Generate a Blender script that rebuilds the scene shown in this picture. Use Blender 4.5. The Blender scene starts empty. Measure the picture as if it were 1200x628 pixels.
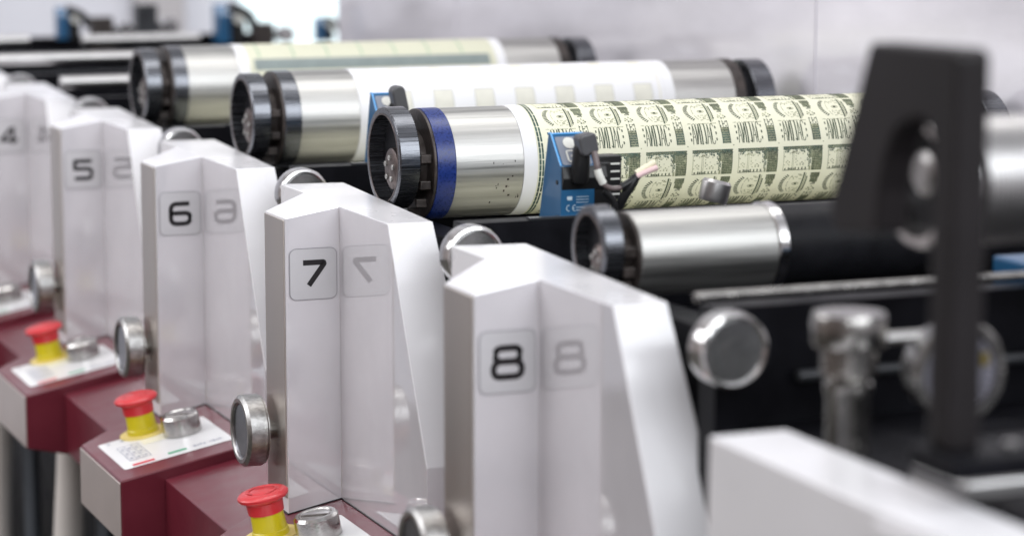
import bpy, bmesh, math, random
from mathutils import Vector, Matrix
random.seed(7)
scene = bpy.context.scene
COL = scene.collection
PITCH = 0.5
PI = math.pi

# ------------------------------------------------------------------ materials
def mat(name, col, rough=0.5, metal=0.0, coat=0.0, ior=1.5, var=0.0, vscale=40.0, bump=0.0, bscale=200.0,
        stretch=(1, 1, 1), rvar=0.0, coat_rough=0.05, emit=None):
    m = bpy.data.materials.new(name); m.use_nodes = True
    nt = m.node_tree; b = nt.nodes['Principled BSDF']
    b.inputs['Base Color'].default_value = (*col, 1)
    b.inputs['Roughness'].default_value = rough
    b.inputs['Metallic'].default_value = metal
    b.inputs['IOR'].default_value = ior
    b.inputs['Coat Weight'].default_value = coat
    b.inputs['Coat Roughness'].default_value = coat_rough
    if emit:
        b.inputs['Emission Color'].default_value = (*emit[0], 1); b.inputs['Emission Strength'].default_value = emit[1]
    if var or bump or rvar:
        tc = nt.nodes.new('ShaderNodeTexCoord'); mp = nt.nodes.new('ShaderNodeMapping')
        mp.inputs['Scale'].default_value = stretch
        nt.links.new(tc.outputs['Object'], mp.inputs['Vector'])
    if var or rvar:
        n = nt.nodes.new('ShaderNodeTexNoise'); n.inputs['Scale'].default_value = vscale; n.inputs['Detail'].default_value = 6
        nt.links.new(mp.outputs[0], n.inputs['Vector'])
    if var:
        r = nt.nodes.new('ShaderNodeMapRange'); r.inputs['From Min'].default_value = .3; r.inputs['From Max'].default_value = .7
        r.inputs['To Min'].default_value = 1 - var; r.inputs['To Max'].default_value = 1 + var
        nt.links.new(n.outputs['Fac'], r.inputs['Value'])
        mx = nt.nodes.new('ShaderNodeVectorMath'); mx.operation = 'SCALE'; mx.inputs[0].default_value = col
        nt.links.new(r.outputs[0], mx.inputs['Scale']); nt.links.new(mx.outputs[0], b.inputs['Base Color'])
    if rvar:
        r2 = nt.nodes.new('ShaderNodeMapRange'); r2.inputs['From Min'].default_value = .3; r2.inputs['From Max'].default_value = .7
        r2.inputs['To Min'].default_value = max(.02, rough - rvar); r2.inputs['To Max'].default_value = rough + rvar
        nt.links.new(n.outputs['Fac'], r2.inputs['Value']); nt.links.new(r2.outputs[0], b.inputs['Roughness'])
    if bump:
        n2 = nt.nodes.new('ShaderNodeTexNoise'); n2.inputs['Scale'].default_value = bscale; n2.inputs['Detail'].default_value = 4
        bp = nt.nodes.new('ShaderNodeBump'); bp.inputs['Strength'].default_value = bump; bp.inputs['Distance'].default_value = .001
        nt.links.new(mp.outputs[0], n2.inputs['Vector']); nt.links.new(n2.outputs['Fac'], bp.inputs['Height'])
        nt.links.new(bp.outputs[0], b.inputs['Normal'])
    return m

M = {}
M['white'] = mat('white gloss lacquer', (.80, .79, .815), .30, 0, .5, 1.5, coat_rough=.16, var=.035, vscale=9, bump=.05, bscale=420, rvar=.05)
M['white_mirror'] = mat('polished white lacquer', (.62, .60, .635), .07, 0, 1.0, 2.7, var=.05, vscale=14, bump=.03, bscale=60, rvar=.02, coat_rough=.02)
M['steel_strip'] = mat('brushed steel', (.60, .55, .51), .36, 1, var=.10, vscale=20, bump=.12, bscale=900, stretch=(1, 1, .03), rvar=.06)
M['steel'] = mat('turned steel', (.46, .455, .44), .46, 1, var=.22, vscale=150, bump=.20, bscale=260, stretch=(.035, 1, 1), rvar=.08)  # streaks along the axis imitate reflected bands in the colour
M['chrome'] = mat('bright chrome', (.66, .65, .65), .17, 1, var=.05, vscale=60, rvar=.05)
M['knurl'] = mat('knurled steel', (.38, .375, .37), .30, 1, var=.25, vscale=160, bump=.35, bscale=700, stretch=(1, 2, 1))
M['cast'] = mat('satin aluminium', (.44, .43, .43), .36, 1, var=.06, vscale=50, bump=.05, bscale=600)
M['dark_mirror'] = mat('knob face in reflection tone', (.30, .30, .32), .24, 1, var=.1, vscale=90)  # dark bluish reflection in the recessed knob face, put into the base colour
M['cap'] = mat('satin grey end cap', (.60, .52, .49), .36, .55, .2, var=.05, vscale=14, bump=.04, bscale=500)
M['maroon'] = mat('burgundy lacquer', (.125, .012, .024), .36, 0, .28, 1.40, var=.10, vscale=25, bump=.08, bscale=900, coat_rough=.14, rvar=.05)
M['black'] = mat('black machine enamel', (.006, .006, .008), .40, 0, .0, 1.26, var=.35, vscale=30, bump=.06, bscale=300, rvar=.08)
M['ring'] = mat('blackened gear steel', (.125, .13, .145), .26, .95, .2, var=.35, vscale=520, bump=.16, bscale=900, stretch=(.03, 1, 1), rvar=.08)
M['brown'] = mat('oily dark bearing face', (.045, .036, .033), .38, .3, var=.5, vscale=90, bump=.35, bscale=300, rvar=.12)
M['hub'] = mat('reddish oiled hub', (.13, .105, .10), .36, .85, var=.4, vscale=150, bump=.3, bscale=700)
M['blue_tape'] = mat('dark blue tape', (.008, .024, .145), .30, 0, .0, var=.40, vscale=420, bump=.12, bscale=1400, rvar=.06)
M['paper'] = mat('pale banknote paper', (.69, .68, .53), .62, var=.03, vscale=12)
M['fixture'] = mat('dull fixture steel', (.30, .29, .28), .22, 1, var=.3, vscale=90, bump=.2, bscale=400, rvar=.08)
M['face'] = mat('turned knob face', (.36, .36, .36), .26, 1, var=.15, vscale=60, bump=.15, bscale=500)
M['knob'] = mat('polished knob steel', (.44, .43, .42), .20, 1, var=.15, vscale=120, bump=.15, bscale=500)
M['white_sleeve'] = mat('white plate sleeve', (.74, .74, .76), .5, var=.012, vscale=12)
M['cream_sleeve'] = mat('cream plate sleeve', (.60, .60, .47), .5, var=.02, vscale=12)
M['khaki'] = mat('khaki print', (.66, .65, .58), .6, var=.05, vscale=80)
M['khaki_line'] = mat('grey print outline', (.33, .33, .30), .6)
M['cream_tint'] = mat('faint cream print', (.70, .67, .54), .6)
M['grey_green'] = mat('grey green print', (.20, .24, .235), .5, var=.08, vscale=60)
M['green_tick'] = mat('green registration mark', (.16, .36, .20), .5)
M['ink'] = mat('green black ink', (.055, .075, .045), .6, var=.45, vscale=55)
M['ink_teal'] = mat('teal black ink', (.035, .075, .060), .6, var=.45, vscale=75)
M['ink_soft'] = mat('olive ink', (.27, .28, .18), .6, var=.4, vscale=60)
M['rubber'] = mat('black rubber roller', (.008, .008, .010), .45, 0, .0, 1.38, var=.3, vscale=40, bump=.3, bscale=400, rvar=.06)
M['bracket'] = mat('dark brown black bracket', (.013, .011, .012), .42, 0, .0, var=.2, vscale=12, bump=.1, bscale=300)
M['sensor_blue'] = mat('sensor blue plastic', (.008, .085, .20), .36, 0, .3, var=.08, vscale=40, bump=.1, bscale=500)
M['sensor_edge'] = mat('lighter blue edge', (.06, .33, .72), .35, 0, .4)
M['sensor_panel'] = mat('sensor keypad grey', (.20, .22, .27), .4, .1)
M['sensor_mark'] = mat('pale printed marks', (.45, .55, .62), .5)
M['plastic_black'] = mat('black plastic', (.014, .014, .015), .36, 0, .1, bump=.12, bscale=500)
M['plastic_grey'] = mat('soft grey plastic', (.06, .06, .065), .40, 0, .1, bump=.15, bscale=400)
M['cable'] = mat('grey cable sheath', (.13, .10, .10), .45, 0, .1)
M['pale'] = mat('pale plastic', (.66, .66, .62), .4)
M['wire_pink'] = mat('pinkish bare wire', (.70, .50, .50), .4)
M['wire_cream'] = mat('cream wire sleeve', (.74, .70, .52), .4)
M['red'] = mat('red push button plastic', (.58, .022, .030), .36, 0, .25, var=.06, vscale=60, bump=.1, bscale=400)
M['yellow'] = mat('yellow plastic', (.60, .50, .006), .38, 0, .3, var=.06, vscale=40, bump=.15, bscale=250)
M['yellow_pale'] = mat('pale yellow disc', (.74, .60, .20), .45)
M['sticker'] = mat('white foil label', (.74, .74, .75), .34, 0, .3, var=.02, vscale=30)
M['sticker_red'] = mat('red printed bar', (.62, .05, .08), .4)
M['sticker_green'] = mat('green printed bar', (.03, .36, .18), .4)
M['sticker_grey'] = mat('grey printed lines', (.30, .32, .40), .5)
M['sticker_cream'] = mat('cream printed area', (.74, .72, .58), .5)
M['number_black'] = mat('black number print', (.008, .006, .008), .35)
M['plate'] = mat('translucent grey number plate', (.54, .53, .55), .22, 0, .5, 1.5, var=.03, vscale=40)
M['plate_line'] = mat('number plate edge', (.26, .25, .27), .3)
M['guard'] = mat('frosted guard panel', (.76, .74, .80), .13, 0, .0, 2.2, var=.24, vscale=4, rvar=.05, stretch=(1, .5, 1.6))  # blotchy colour noise imitates mottled reflections on the panel
M['guard_seam'] = mat('guard seam', (.62, .60, .65), .4)
M['wall'] = mat('hall wall paint', (.62, .62, .67), .8, var=.08, vscale=1.2)
M['wall_panel'] = mat('brownish hall pillar', (.42, .40, .41), .7, var=.1, vscale=3)
M['window'] = mat('bright hall window', (.8, .9, .92), .4, emit=((.80, .97, 1.0), .80))
M['floor'] = mat('dark olive hall floor', (.060, .056, .045), .5, var=.25, vscale=4, rvar=.1)
M['post_pale'] = mat('pale lacquered leg', (.80, .75, .71), .4, 0, .3, var=.04, vscale=10)
M['post_grey'] = mat('blue grey steel leg', (.16, .18, .21), .3, .5, .2, var=.1, vscale=14)
M['dial'] = mat('pale dial face', (.15, .145, .175), .35, 0, .2, var=.05, vscale=60)
M['amber'] = mat('amber mark', (.12, .09, .02), .4)
M['deck'] = mat('dark grey machine deck', (.045, .047, .052), .32, .2, .3, var=.25, vscale=20, rvar=.1)

for k_ in ('black', 'rubber', 'bracket', 'deck', 'plastic_black'): M[k_].node_tree.nodes['Principled BSDF'].inputs['Specular IOR Level'].default_value = .22

# ------------------------------------------------------------------ mesh helpers
def obj(name, bm, m, parent=None, smooth=None, bevel=0, seg=2, loc=None):
    me = bpy.data.meshes.new(name)
    bmesh.ops.recalc_face_normals(bm, faces=bm.faces)
    if smooth is not None:
        for f in bm.faces: f.smooth = True
        for e in bm.edges:
            if len(e.link_faces) == 2 and e.calc_face_angle(0) > math.radians(smooth): e.smooth = False
    bm.to_mesh(me); bm.free()
    for mm in (m if isinstance(m, (list, tuple)) else [m]): me.materials.append(mm)
    o = bpy.data.objects.new(name, me); COL.objects.link(o)
    if parent: o.parent = parent
    if loc: o.location = loc
    if bevel:
        b = o.modifiers.new('bevel', 'BEVEL'); b.width = bevel; b.segments = seg; b.limit_method = 'ANGLE'; b.angle_limit = math.radians(20)
        b.harden_normals = False
    return o

def thing(name, label, cat, loc=(0, 0, 0), group=None):
    o = bpy.data.objects.new(name, None); COL.objects.link(o); o.location = loc
    o.empty_display_size = .02
    return tag(o, label, cat, group)
def tag(o, label, cat, group=None):
    o['label'] = label; o['category'] = cat
    if group: o['group'] = group
    return o
def struct(o): o['kind'] = 'structure'; return o

def dup(root, loc, label):
    r = root.copy(); COL.objects.link(r); r.location = loc; r['label'] = label
    for ch in list(root.children):
        c = ch.copy(); COL.objects.link(c); c.parent = r
        for g in list(ch.children):
            d = g.copy(); COL.objects.link(d); d.parent = c
    return r

def add_box(bm, a, b):
    x0, y0, z0 = a; x1, y1, z1 = b
    v = [bm.verts.new(p) for p in ((x0,y0,z0),(x1,y0,z0),(x1,y1,z0),(x0,y1,z0),(x0,y0,z1),(x1,y0,z1),(x1,y1,z1),(x0,y1,z1))]
    for f in ((0,3,2,1),(4,5,6,7),(0,1,5,4),(1,2,6,5),(2,3,7,6),(3,0,4,7)): bm.faces.new([v[i] for i in f])
    return v
def box(a, b):
    bm = bmesh.new(); add_box(bm, a, b); return bm

def frame_of(axis):
    a = Vector(axis).normalized()
    t = Vector((0, 0, 1)) if abs(a.z) < .9 else Vector((1, 0, 0))
    u = t.cross(a).normalized(); return a, u, a.cross(u)
def lathe(prof, axis=(1, 0, 0), org=(0, 0, 0), seg=64, bm=None, mod=None, closed=False):
    """prof: list of (distance along axis, radius)"""
    bm = bm or bmesh.new(); a, u, w = frame_of(axis); org = Vector(org); rings = []
    for t, r in prof:
        if r < 1e-6: rings.append([bm.verts.new(org + a * t)])
        else:
            rings.append([bm.verts.new(org + a * t + (u * math.cos(2*PI*k/seg) + w * math.sin(2*PI*k/seg)) * (r if not mod else mod(r, k))) for k in range(seg)])
    if closed: rings.append(rings[0])
    for A, B in zip(rings, rings[1:]):
        if len(A) == 1 and len(B) == 1: continue
        for k in range(seg):
            k2 = (k + 1) % seg
            if len(A) == 1: bm.faces.new((A[0], B[k], B[k2]))
            elif len(B) == 1: bm.faces.new((A[k], A[k2], B[0]))
            else: bm.faces.new((A[k], A[k2], B[k2], B[k]))
    return bm
def cyl(x0, x1, r, r_in=0, axis=(1, 0, 0), org=(0, 0, 0), seg=64, ch=.0006, bm=None):
    if r_in: p = [(x0, r_in), (x0, r - ch), (x0 + ch, r), (x1 - ch, r), (x1, r - ch), (x1, r_in)]; return lathe(p, axis, org, seg, bm, closed=True)
    return lathe([(x0, 0), (x0, r - ch), (x0 + ch, r), (x1 - ch, r), (x1, r - ch), (x1, 0)], axis, org, seg, bm)

def tube(pts, r, seg=12, bm=None):
    bm = bm or bmesh.new(); P = [Vector(p) for p in pts]
    # catmull-rom smoothing
    Q = []
    for i in range(len(P) - 1):
        p0 = P[max(i-1, 0)]; p1 = P[i]; p2 = P[i+1]; p3 = P[min(i+2, len(P)-1)]
        for s in range(6):
            t = s / 6
            Q.append(.5 * ((2*p1) + (-p0 + p2)*t + (2*p0 - 5*p1 + 4*p2 - p3)*t*t + (-p0 + 3*p1 - 3*p2 + p3)*t**3))
    Q.append(P[-1]); rings = []; up = Vector((0, 0, 1))
    for i, q in enumerate(Q):
        d = (Q[min(i+1, len(Q)-1)] - Q[max(i-1, 0)]).normalized()
        u = d.cross(up); u = u.normalized() if u.length > 1e-4 else Vector((1, 0, 0)); w = d.cross(u)
        rr = r(i / (len(Q)-1)) if callable(r) else r
        rings.append([bm.verts.new(q + (u*math.cos(2*PI*k/seg) + w*math.sin(2*PI*k/seg))*rr) for k in range(seg)])
    for A, B in zip(rings, rings[1:]):
        for k in range(seg): bm.faces.new((A[k], A[(k+1) % seg], B[(k+1) % seg], B[k]))
    bm.faces.new(rings[0][::-1]); bm.faces.new(rings[-1]); return bm

def prism(poly, ext, plane='yz', at=0.0):
    """poly in the named plane, extruded by ext along the third axis starting at `at`"""
    bm = bmesh.new()
    def P3(p, t):
        if plane == 'yz': return (t, p[0], p[1])
        if plane == 'xz': return (p[0], t, p[1])
        return (p[0], p[1], t)
    A = [bm.verts.new(P3(p, at)) for p in poly]; B = [bm.verts.new(P3(p, at + ext)) for p in poly]
    bm.faces.new(A); bm.faces.new(B[::-1])
    n = len(poly)
    for i in range(n): bm.faces.new((A[i], A[(i+1) % n], B[(i+1) % n], B[i]))
    return bm
def rrect(x0, y0, x1, y1, r, n=6):
    out = []
    for cx, cy, a0 in ((x1-r, y1-r, 0), (x0+r, y1-r, 90), (x0+r, y0+r, 180), (x1-r, y0+r, 270)):
        for k in range(n+1):
            a = math.radians(a0 + 90*k/n); out.append((cx + r*math.cos(a), cy + r*math.sin(a)))
    return out
def ribbon2(bm, pts, w, f, closed=False):
    """flat ribbon of width w along 2-D pts, f maps (u,v)->3-D"""
    P = [Vector(p) for p in pts]; n = len(P); L = []; R = []
    for i in range(n):
        if closed: a, b = P[i-1], P[(i+1) % n]
        else: a, b = P[max(i-1, 0)], P[min(i+1, n-1)]
        d1 = (P[i]-a).normalized() if (P[i]-a).length > 1e-9 else (b-P[i]).normalized()
        d2 = (b-P[i]).normalized() if (b-P[i]).length > 1e-9 else d1
        d = (d1 + d2).normalized(); nrm = Vector((-d.y, d.x)); k = 1/max(.5, d.dot(d1))
        L.append(bm.verts.new(f(*(P[i] + nrm*w/2*k)))); R.append(bm.verts.new(f(*(P[i] - nrm*w/2*k))))
    for i in range(n if closed else n-1):
        j = (i+1) % n; bm.faces.new((R[i], R[j], L[j], L[i]))
def fillet(pts, rads, n=5):
    out = []
    for i, p in enumerate(pts):
        r = rads[i]; p = Vector(p)
        if r == 0 or i in (0, len(pts)-1): out.append(p); continue
        a = (Vector(pts[i-1]) - p).normalized(); b = (Vector(pts[i+1]) - p).normalized()
        t = min(r, .49*(Vector(pts[i-1])-p).length if rads[i-1] else r)
        A = p + a*t; B = p + b*t
        for k in range(n+1):
            s = k/n; out.append(A*(1-s)**2 + p*2*s*(1-s) + B*s*s)
    return out

# ------------------------------------------------------------------ camera
cd = bpy.data.cameras.new('camera'); cam = bpy.data.objects.new('camera', cd); COL.objects.link(cam)
yaw = math.radians(22.1596); pit = math.radians(8.4555)
fwd = Vector((math.sin(yaw)*math.cos(pit), math.cos(yaw)*math.cos(pit), -math.sin(pit)))
rgt = Vector((math.cos(yaw), -math.sin(yaw), 0)); upv = rgt.cross(fwd)
R = Matrix((rgt, upv, -fwd)).transposed()
cam.matrix_world = Matrix.Translation((-.7115, -2.3901, 1.5121)) @ R.to_4x4()
cd.lens = 89.4; cd.sensor_width = 36; cd.clip_start = .05; cd.clip_end = 60
cd.dof.use_dof = True; cd.dof.focus_distance = 2.50; cd.dof.aperture_fstop = 3.9
scene.camera = cam

# ------------------------------------------------------------------ operator columns
def number_paths(d):
    # box 0..1 wide, 0..1 tall; returns list of (points, closed)
    r = .30
    if d == '7': return [([(0, 1), (.93, 1), (.96, .985), (.975, .94), (.96, .90), (.26, 0)], False)]
    if d == '6': return [(fillet([(.95, 1), (.04, 1), (.04, 0), (.98, 0), (.98, .53), (.04, .53)], [0, r, r, r, r, 0]), False)]
    if d == '5': return [(fillet([(.98, 1), (.04, 1), (.04, .56), (.98, .56), (.98, 0), (.02, 0)], [0, .06, .06, r, r, 0]), False)]
    if d == '8': return [(fillet([(.5, 1), (.06, 1), (.06, .53), (.94, .53), (.94, 1), (.5, 1)], [0, .24, .24, .24, .24, 0]), False),
                         (fillet([(.06+.2, .53), (0, .50), (0, 0), (1, 0), (1, .50), (.74, .53)], [0, .24, .26, .26, .24, 0]), False)]
    if d == '4': return [([(.72, 0), (.72, 1), (.62, 1), (.02, .30), (.02, .24), (1, .24)], False)]
    if d == '3': return [(fillet([(.02, 1), (.98, 1), (.98, .53), (.3, .53)], [0, r, r, 0]), False), (fillet([(.7, .53), (.98, .50), (.98, 0), (.02, 0)], [0, r, r, 0]), False)]
def column_mesh():
    bm = bmesh.new(); zt, zr = 1.2, 1.2091; zb = .88
    V = {k: bm.verts.new(p) for k, p in dict(
        A=(0, 0, zt), B=(0, -.0643, zt), C=(.0547, -.0643, zr), D=(.0547, -.206, zr), E=(.0990, -.206, zr),
        H=(.1235, .128, zr), G=(.058, .138, zr), F=(.058, .058, zr),
        a=(0, 0, zb), b=(0, -.0643, zb), c=(.0547, -.0643, zb), d1=(.0547, -.3069, 1.0016), d2=(.0547, -.3069, zb),
        e1=(.1120, -.3069, 1.0016), e2=(.1120, -.3069, zb), h=(.1235, .128, zb), g=(.058, .138, zb), f=(.058, .058, zb)).items()}
    F = lambda s, mi=0: setattr(bm.faces.new([V[k] for k in s.split()]), 'material_index', mi)
    F('A B C'); F('A C F'); F('C D E H G F')
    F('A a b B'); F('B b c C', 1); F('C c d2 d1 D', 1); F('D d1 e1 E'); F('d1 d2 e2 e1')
    F('E e1 H'); F('e1 e2 h H'); F('H h g G'); F('G g f F'); F('F f a A'); F('a f g h e2 d2 c b')
    return bm
def knurl_mod(n, amp):
    return lambda r, k: r + (amp if k % 2 else 0) if r > .03 else r
def make_column(n, y):
    t = thing('machine_column', f'faceted white machine cover bearing the black number {n}', 'machine cover', (0, y, 0), 'numbered white covers along the press')
    obj('cover_body', column_mesh(), [M['white'], M['white_mirror']], t, bevel=.0009, seg=2)
    obj('side_strip', box((-.0016, -.0632, .925), (-.0002, -.0012, 1.198)), M['steel_strip'], t, bevel=.0004)
    yb = -.0643
    # number plate
    p = obj('number_plate', prism(rrect(.0040, 1.1200, .0516, 1.1698, .0065), -.0009, 'xz', yb - .0002), M['plate'], t, bevel=.0004)
    bm = bmesh.new(); ribbon2(bm, rrect(.0040, 1.1200, .0516, 1.1698, .0065), .0007, lambda u, v: (u, yb - .00125, v), True)
    obj('plate_rim', bm, M['plate_line'], p)
    bm = bmesh.new(); x0, x1, z0, z1 = (.0160, .0400, 1.1330, 1.1560) if n != '7' else (.0175, .0392, 1.1338, 1.1560)
    for i, (pts, cl) in enumerate(number_paths(n)):
        ribbon2(bm, [(x0 + q[0]*(x1-x0), z0 + q[1]*(z1-z0)) for q in pts], .0052, lambda u, v, i=i: (u, yb - .0013 - .00003*i, v), cl)
    obj('number', bm, M['number_black'], p)
    return t
cols = {}
for n, k in (('7', 0), ('8', -1), ('6', 1), ('5', 2), ('4', 3), ('3', 4)):
    cols[n] = make_column(n, k*PITCH)
def add_adjust_knob(t):
    o = (0, .001, .9815)
    def md(r, k): return r + (.00012 if k % 2 else 0) if r > .0350 else r
    g = obj('adjusting_knob', lathe([(-.0285, .0268), (-.0300, .0285), (-.0300, .0322), (-.0270, .0356), (-.0105, .0358), (-.0090, .0345), (-.0078, .0345), (-.0078, .008)], (1, 0, 0), o, 128, mod=md), M['knurl'], t, smooth=18)
    obj('face_disc', lathe([(-.0288, .0270), (-.0276, .0262), (-.0274, 0)], (1, 0, 0), o, 64), M['dark_mirror'], g, smooth=30)
    obj('shaft', cyl(-.0098, -.0012, .009, org=(0, -.004, .9815)), M['steel'], g, smooth=30)
for n in ('8', '7', '6', '5', '4'): add_adjust_knob(cols[n])

# ------------------------------------------------------------------ burgundy consoles
S = .20; Z0 = .9088
def zt(x): return Z0 + S*x
def slab(plan, ztop, zbot, bm=None):
    bm = bm or bmesh.new()
    A = [bm.verts.new((x, y, ztop(x))) for x, y in plan]; B = [bm.verts.new((x, y, zbot(x))) for x, y in plan]
    bm.faces.new(A); bm.faces.new(B[::-1]); n = len(plan)
    for i in range(n): bm.faces.new((A[i], A[(i+1) % n], B[(i+1) % n], B[i]))
    return bm
zb_ = lambda x: .8215 - .22*(x + .1005)
def on_top(x, y, h=0):  # point on the sloping console top, h along its normal
    L = math.hypot(1, S); return Vector((x - S*h/L, y, zt(x) + h/L))
NRM = Vector((-S, 0, 1)).normalized()
def make_console():
    t = thing('control_console', '', 'control console', (0, 0, 0), 'burgundy operator consoles')
    plan = [(-.0990, -.281), (.120, -.281), (.120, -.004), (.006, -.004), (-.061, -.056), (-.0990, -.0895)]
    obj('console_body', slab(plan, zt, zb_), M['maroon'], t, bevel=.0018, seg=3)
    pc = [(-.1006, -.2796), (-.0991, -.2796), (-.0991, -.0905), (-.1006, -.0905)]
    obj('end_cap', slab(pc, lambda x: zt(x) - .0022, lambda x: zb_(x) + .001), M['cap'], t, bevel=.0006)
    cv = [(-.0511, -.062), (.120, -.062), (.120, .2185), (-.0511, .2185)]
    obj('connecting_cover', slab(cv, lambda x: zt(x) - .0112, lambda x: zb_(x) + .003), M['maroon'], t, bevel=.0016, seg=3)
    # label foil
    f = lambda h: (lambda u, v: on_top(u, v, h))
    bm = bmesh.new(); vs = [bm.verts.new(on_top(x, y, .0005)) for x, y in [(a + 0, b + (a+.024)*.0) for a, b in rrect(-.0855, -.2440, .0373, -.1130, .004)]]
    bm.faces.new(vs)
    lab = obj('label_panel', bm, M['sticker'], t)
    def patch(name, rects, m, h=.0008):
        bm = bmesh.new()
        for a, b, c, d in rects:
            bm.faces.new([bm.verts.new(on_top(x, y, h)) for x, y in ((a, b), (c, b), (c, d), (a, d))])
        obj(name, bm, m, lab)
    patch('red_bar', [(-.0745, -.2385, -.0500, -.2310)], M['sticker_red'])
    patch('green_bar', [(-.0335, -.2320, -.0125, -.2255)], M['sticker_green'])
    patch('cream_area', [(-.0440, -.165, -.016, -.123)], M['sticker_cream'], .0007)
    lines = []
    for k in range(4): lines.append((-.0725 + k*.0079, -.2150, -.0717 + k*.0079, -.1500))
    for k in range(4): lines.append((-.0725, -.2150 + k*.0215, -.0480, -.2138 + k*.0215))
    for k in range(3):
        for j in range(3): lines.append((-.0700 + k*.0079, -.2080 + j*.0215, -.0667 + k*.0079, -.2030 + j*.0215))
    for k in range(9):
        if k != 4: lines.append((-.0040 + k*.0036, -.2310 + (k % 3)*.0010, -.0018 + k*.0036, -.2235 - (k % 2)*.0018))
    lines.append((-.0060, -.2272, .0300, -.2266))
    for k in range(4): lines.append((-.077 + k*.0155, -.1260, -.0735 + k*.0155, -.1205))
    patch('printed_lines', lines, M['sticker_grey'], .0009)
    # emergency stop
    o = on_top(-.0325, -.1150, 0)
    eb = obj('emergency_button', lathe([(.0005, 0), (.0005, .0268), (.0022, .0268), (.0026, .0170), (.0026, 0)], NRM, o, 64), M['yellow_pale'], t, smooth=30)
    obj('yellow_collar', lathe([(.0024, .0178), (.0075, .0178), (.0085, .0166), (.027, .0158), (.027, .010)], NRM, o, 48, mod=lambda r, k: r + (.0003 if k % 6 == 0 else 0)), M['yellow'], eb, smooth=35)
    obj('red_head', lathe([(.0255, .012), (.0255, .0172), (.0362, .0180), (.0385, .0205), (.0398, .0236), (.0412, .0246), (.0432, .0246), (.0450, .0228), (.0462, .0190), (.0468, .0150), (.0462, .0130), (.0468, .0115), (.0472, 0)], NRM, o, 64), M['red'], eb, smooth=28)
    a, u, w = frame_of(NRM)
    for s in (0, 1):
        bm = bmesh.new(); pts = [(.0135*math.cos(PI*s + i*.22), .0135*math.sin(PI*s + i*.22)) for i in range(10)]
        ribbon2(bm, pts, .0022, lambda p, q: o + a*.04735 + u*p + w*q)
        obj('arrow_mark', bm, M['red'], eb)
    gk = [(-.0012, -.0012), (-.0012, -.0655), (.0535, -.0655), (.0535, -.279), (.0555, -.279), (.0555, -.0620), (.0010, -.0620), (.0010, -.0012)]
    obj('gap_shade_strip', slab(gk, lambda x: zt(x) + .0012, lambda x: zt(x) - .002), M['plastic_black'], t)  # shade of the gap at the column foot, put in as a black strip
    # selector knob
    o2 = on_top(.0018, -.1585, 0)
    def flat(r, k): return r
    sk = obj('selector_knob', lathe([(.0012, 0), (.0012, .0218), (.0205, .0214), (.0232, .0192), (.0232, .0162), (.0222, .0150), (.0222, 0)], NRM, o2, 72), M['knob'], t, smooth=18)
    bm = bmesh.new(); add_box(bm, (-.0145, -.0030, .0215), (.0145, .0030, .0238))
    bmesh.ops.transform(bm, matrix=Matrix.Translation(o2) @ Matrix((u, w, a)).transposed().to_4x4() @ Matrix.Rotation(.9, 4, 'Z'), verts=bm.verts)
    obj('pointer_bar', bm, M['chrome'], sk, bevel=.0008)
    bm = bmesh.new(); lathe([(.0, 0), (.0, .0017), (.0012, .0017), (.0012, 0)], (.75, -.66, 0), o2 + NRM*.014 + Vector((.75, -.66, 0)).normalized()*.0206, 16, bm)
    obj('set_screw', bm, M['plastic_black'], sk)
    return t
con = make_console()
cl = {7: 'burgundy console at the foot of the cover numbered 7, nearest its red emergency button', 6: 'burgundy console in sharp view with white label panel before the cover numbered 6',
      5: 'burgundy console with red emergency button before the cover numbered 5', 4: 'burgundy console cut by the left photo edge, before cover number 4',
      8: 'burgundy console below the cover numbered 8'}
con['label'] = cl[7]; con.location = (0, 0, 0)
for n in (6, 5, 4, 8): dup(con, (0, (7-n)*PITCH, 0), cl[n])

# ------------------------------------------------------------------ machine bed, side frame, cross beams
bed = thing('machine_bed', 'long black press bed beneath the cylinders and consoles', 'press bed')
obj('bed_body', box((.125, -1.45, .02), (.826, 3.4, 1.13)), M['black'], bed, bevel=.002)
obj('side_frame', box((.1265, -.757, .70), (.158, 3.3, 1.188)), M['black'], bed, bevel=.0012)
obj('far_side_frame', box((.806, -.792, .70), (.828, 3.3, 1.175)), M['black'], bed, bevel=.0012)
def make_beam(n, lab):
    y = (7-n)*PITCH
    t = thing('cross_beam', lab, 'cross beam', (0, y, 0), 'black cross beams between the printing units')
    obj('beam_plate', box((.098, -.288, 1.0), (.800, -.262, 1.2168)), M['black'], t, bevel=.0004)
    obj('top_rail', box((.162, -.2885, 1.2173), (.799, -.280, 1.2192)) if n != 8 else cyl(.085, .800, .0036, org=(0, -.280, 1.2245)), M['fixture'] if n == 8 else M['deck'], t, smooth=30, bevel=0)
    # lower guide rod and small fittings
    bm = cyl(.16, .800, .0045, org=(0, -.2965, 1.165)); obj('guide_rod', bm, M['deck'], t, smooth=30)
    # hand knob on the beam face
    o = (.097, 0, 1.1915)
    k = obj('clamp_knob', lathe([(-.288, .012), (-.300, .012), (-.300, .0262), (-.302, .0277), (-.318, .0277), (-.3205, .0268), (-.3215, .0245), (-.3190, .0222), (-.3190, .0)], (0, 1, 0), o, 96), M['chrome'], t, smooth=28)
    obj('knob_face', lathe([(-.3193, .0220), (-.3198, .0215), (-.3198, .0090), (-.3210, .0085), (-.3210, 0)], (0, 1, 0), o, 64), M['face'], k, smooth=30)
    return t
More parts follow.
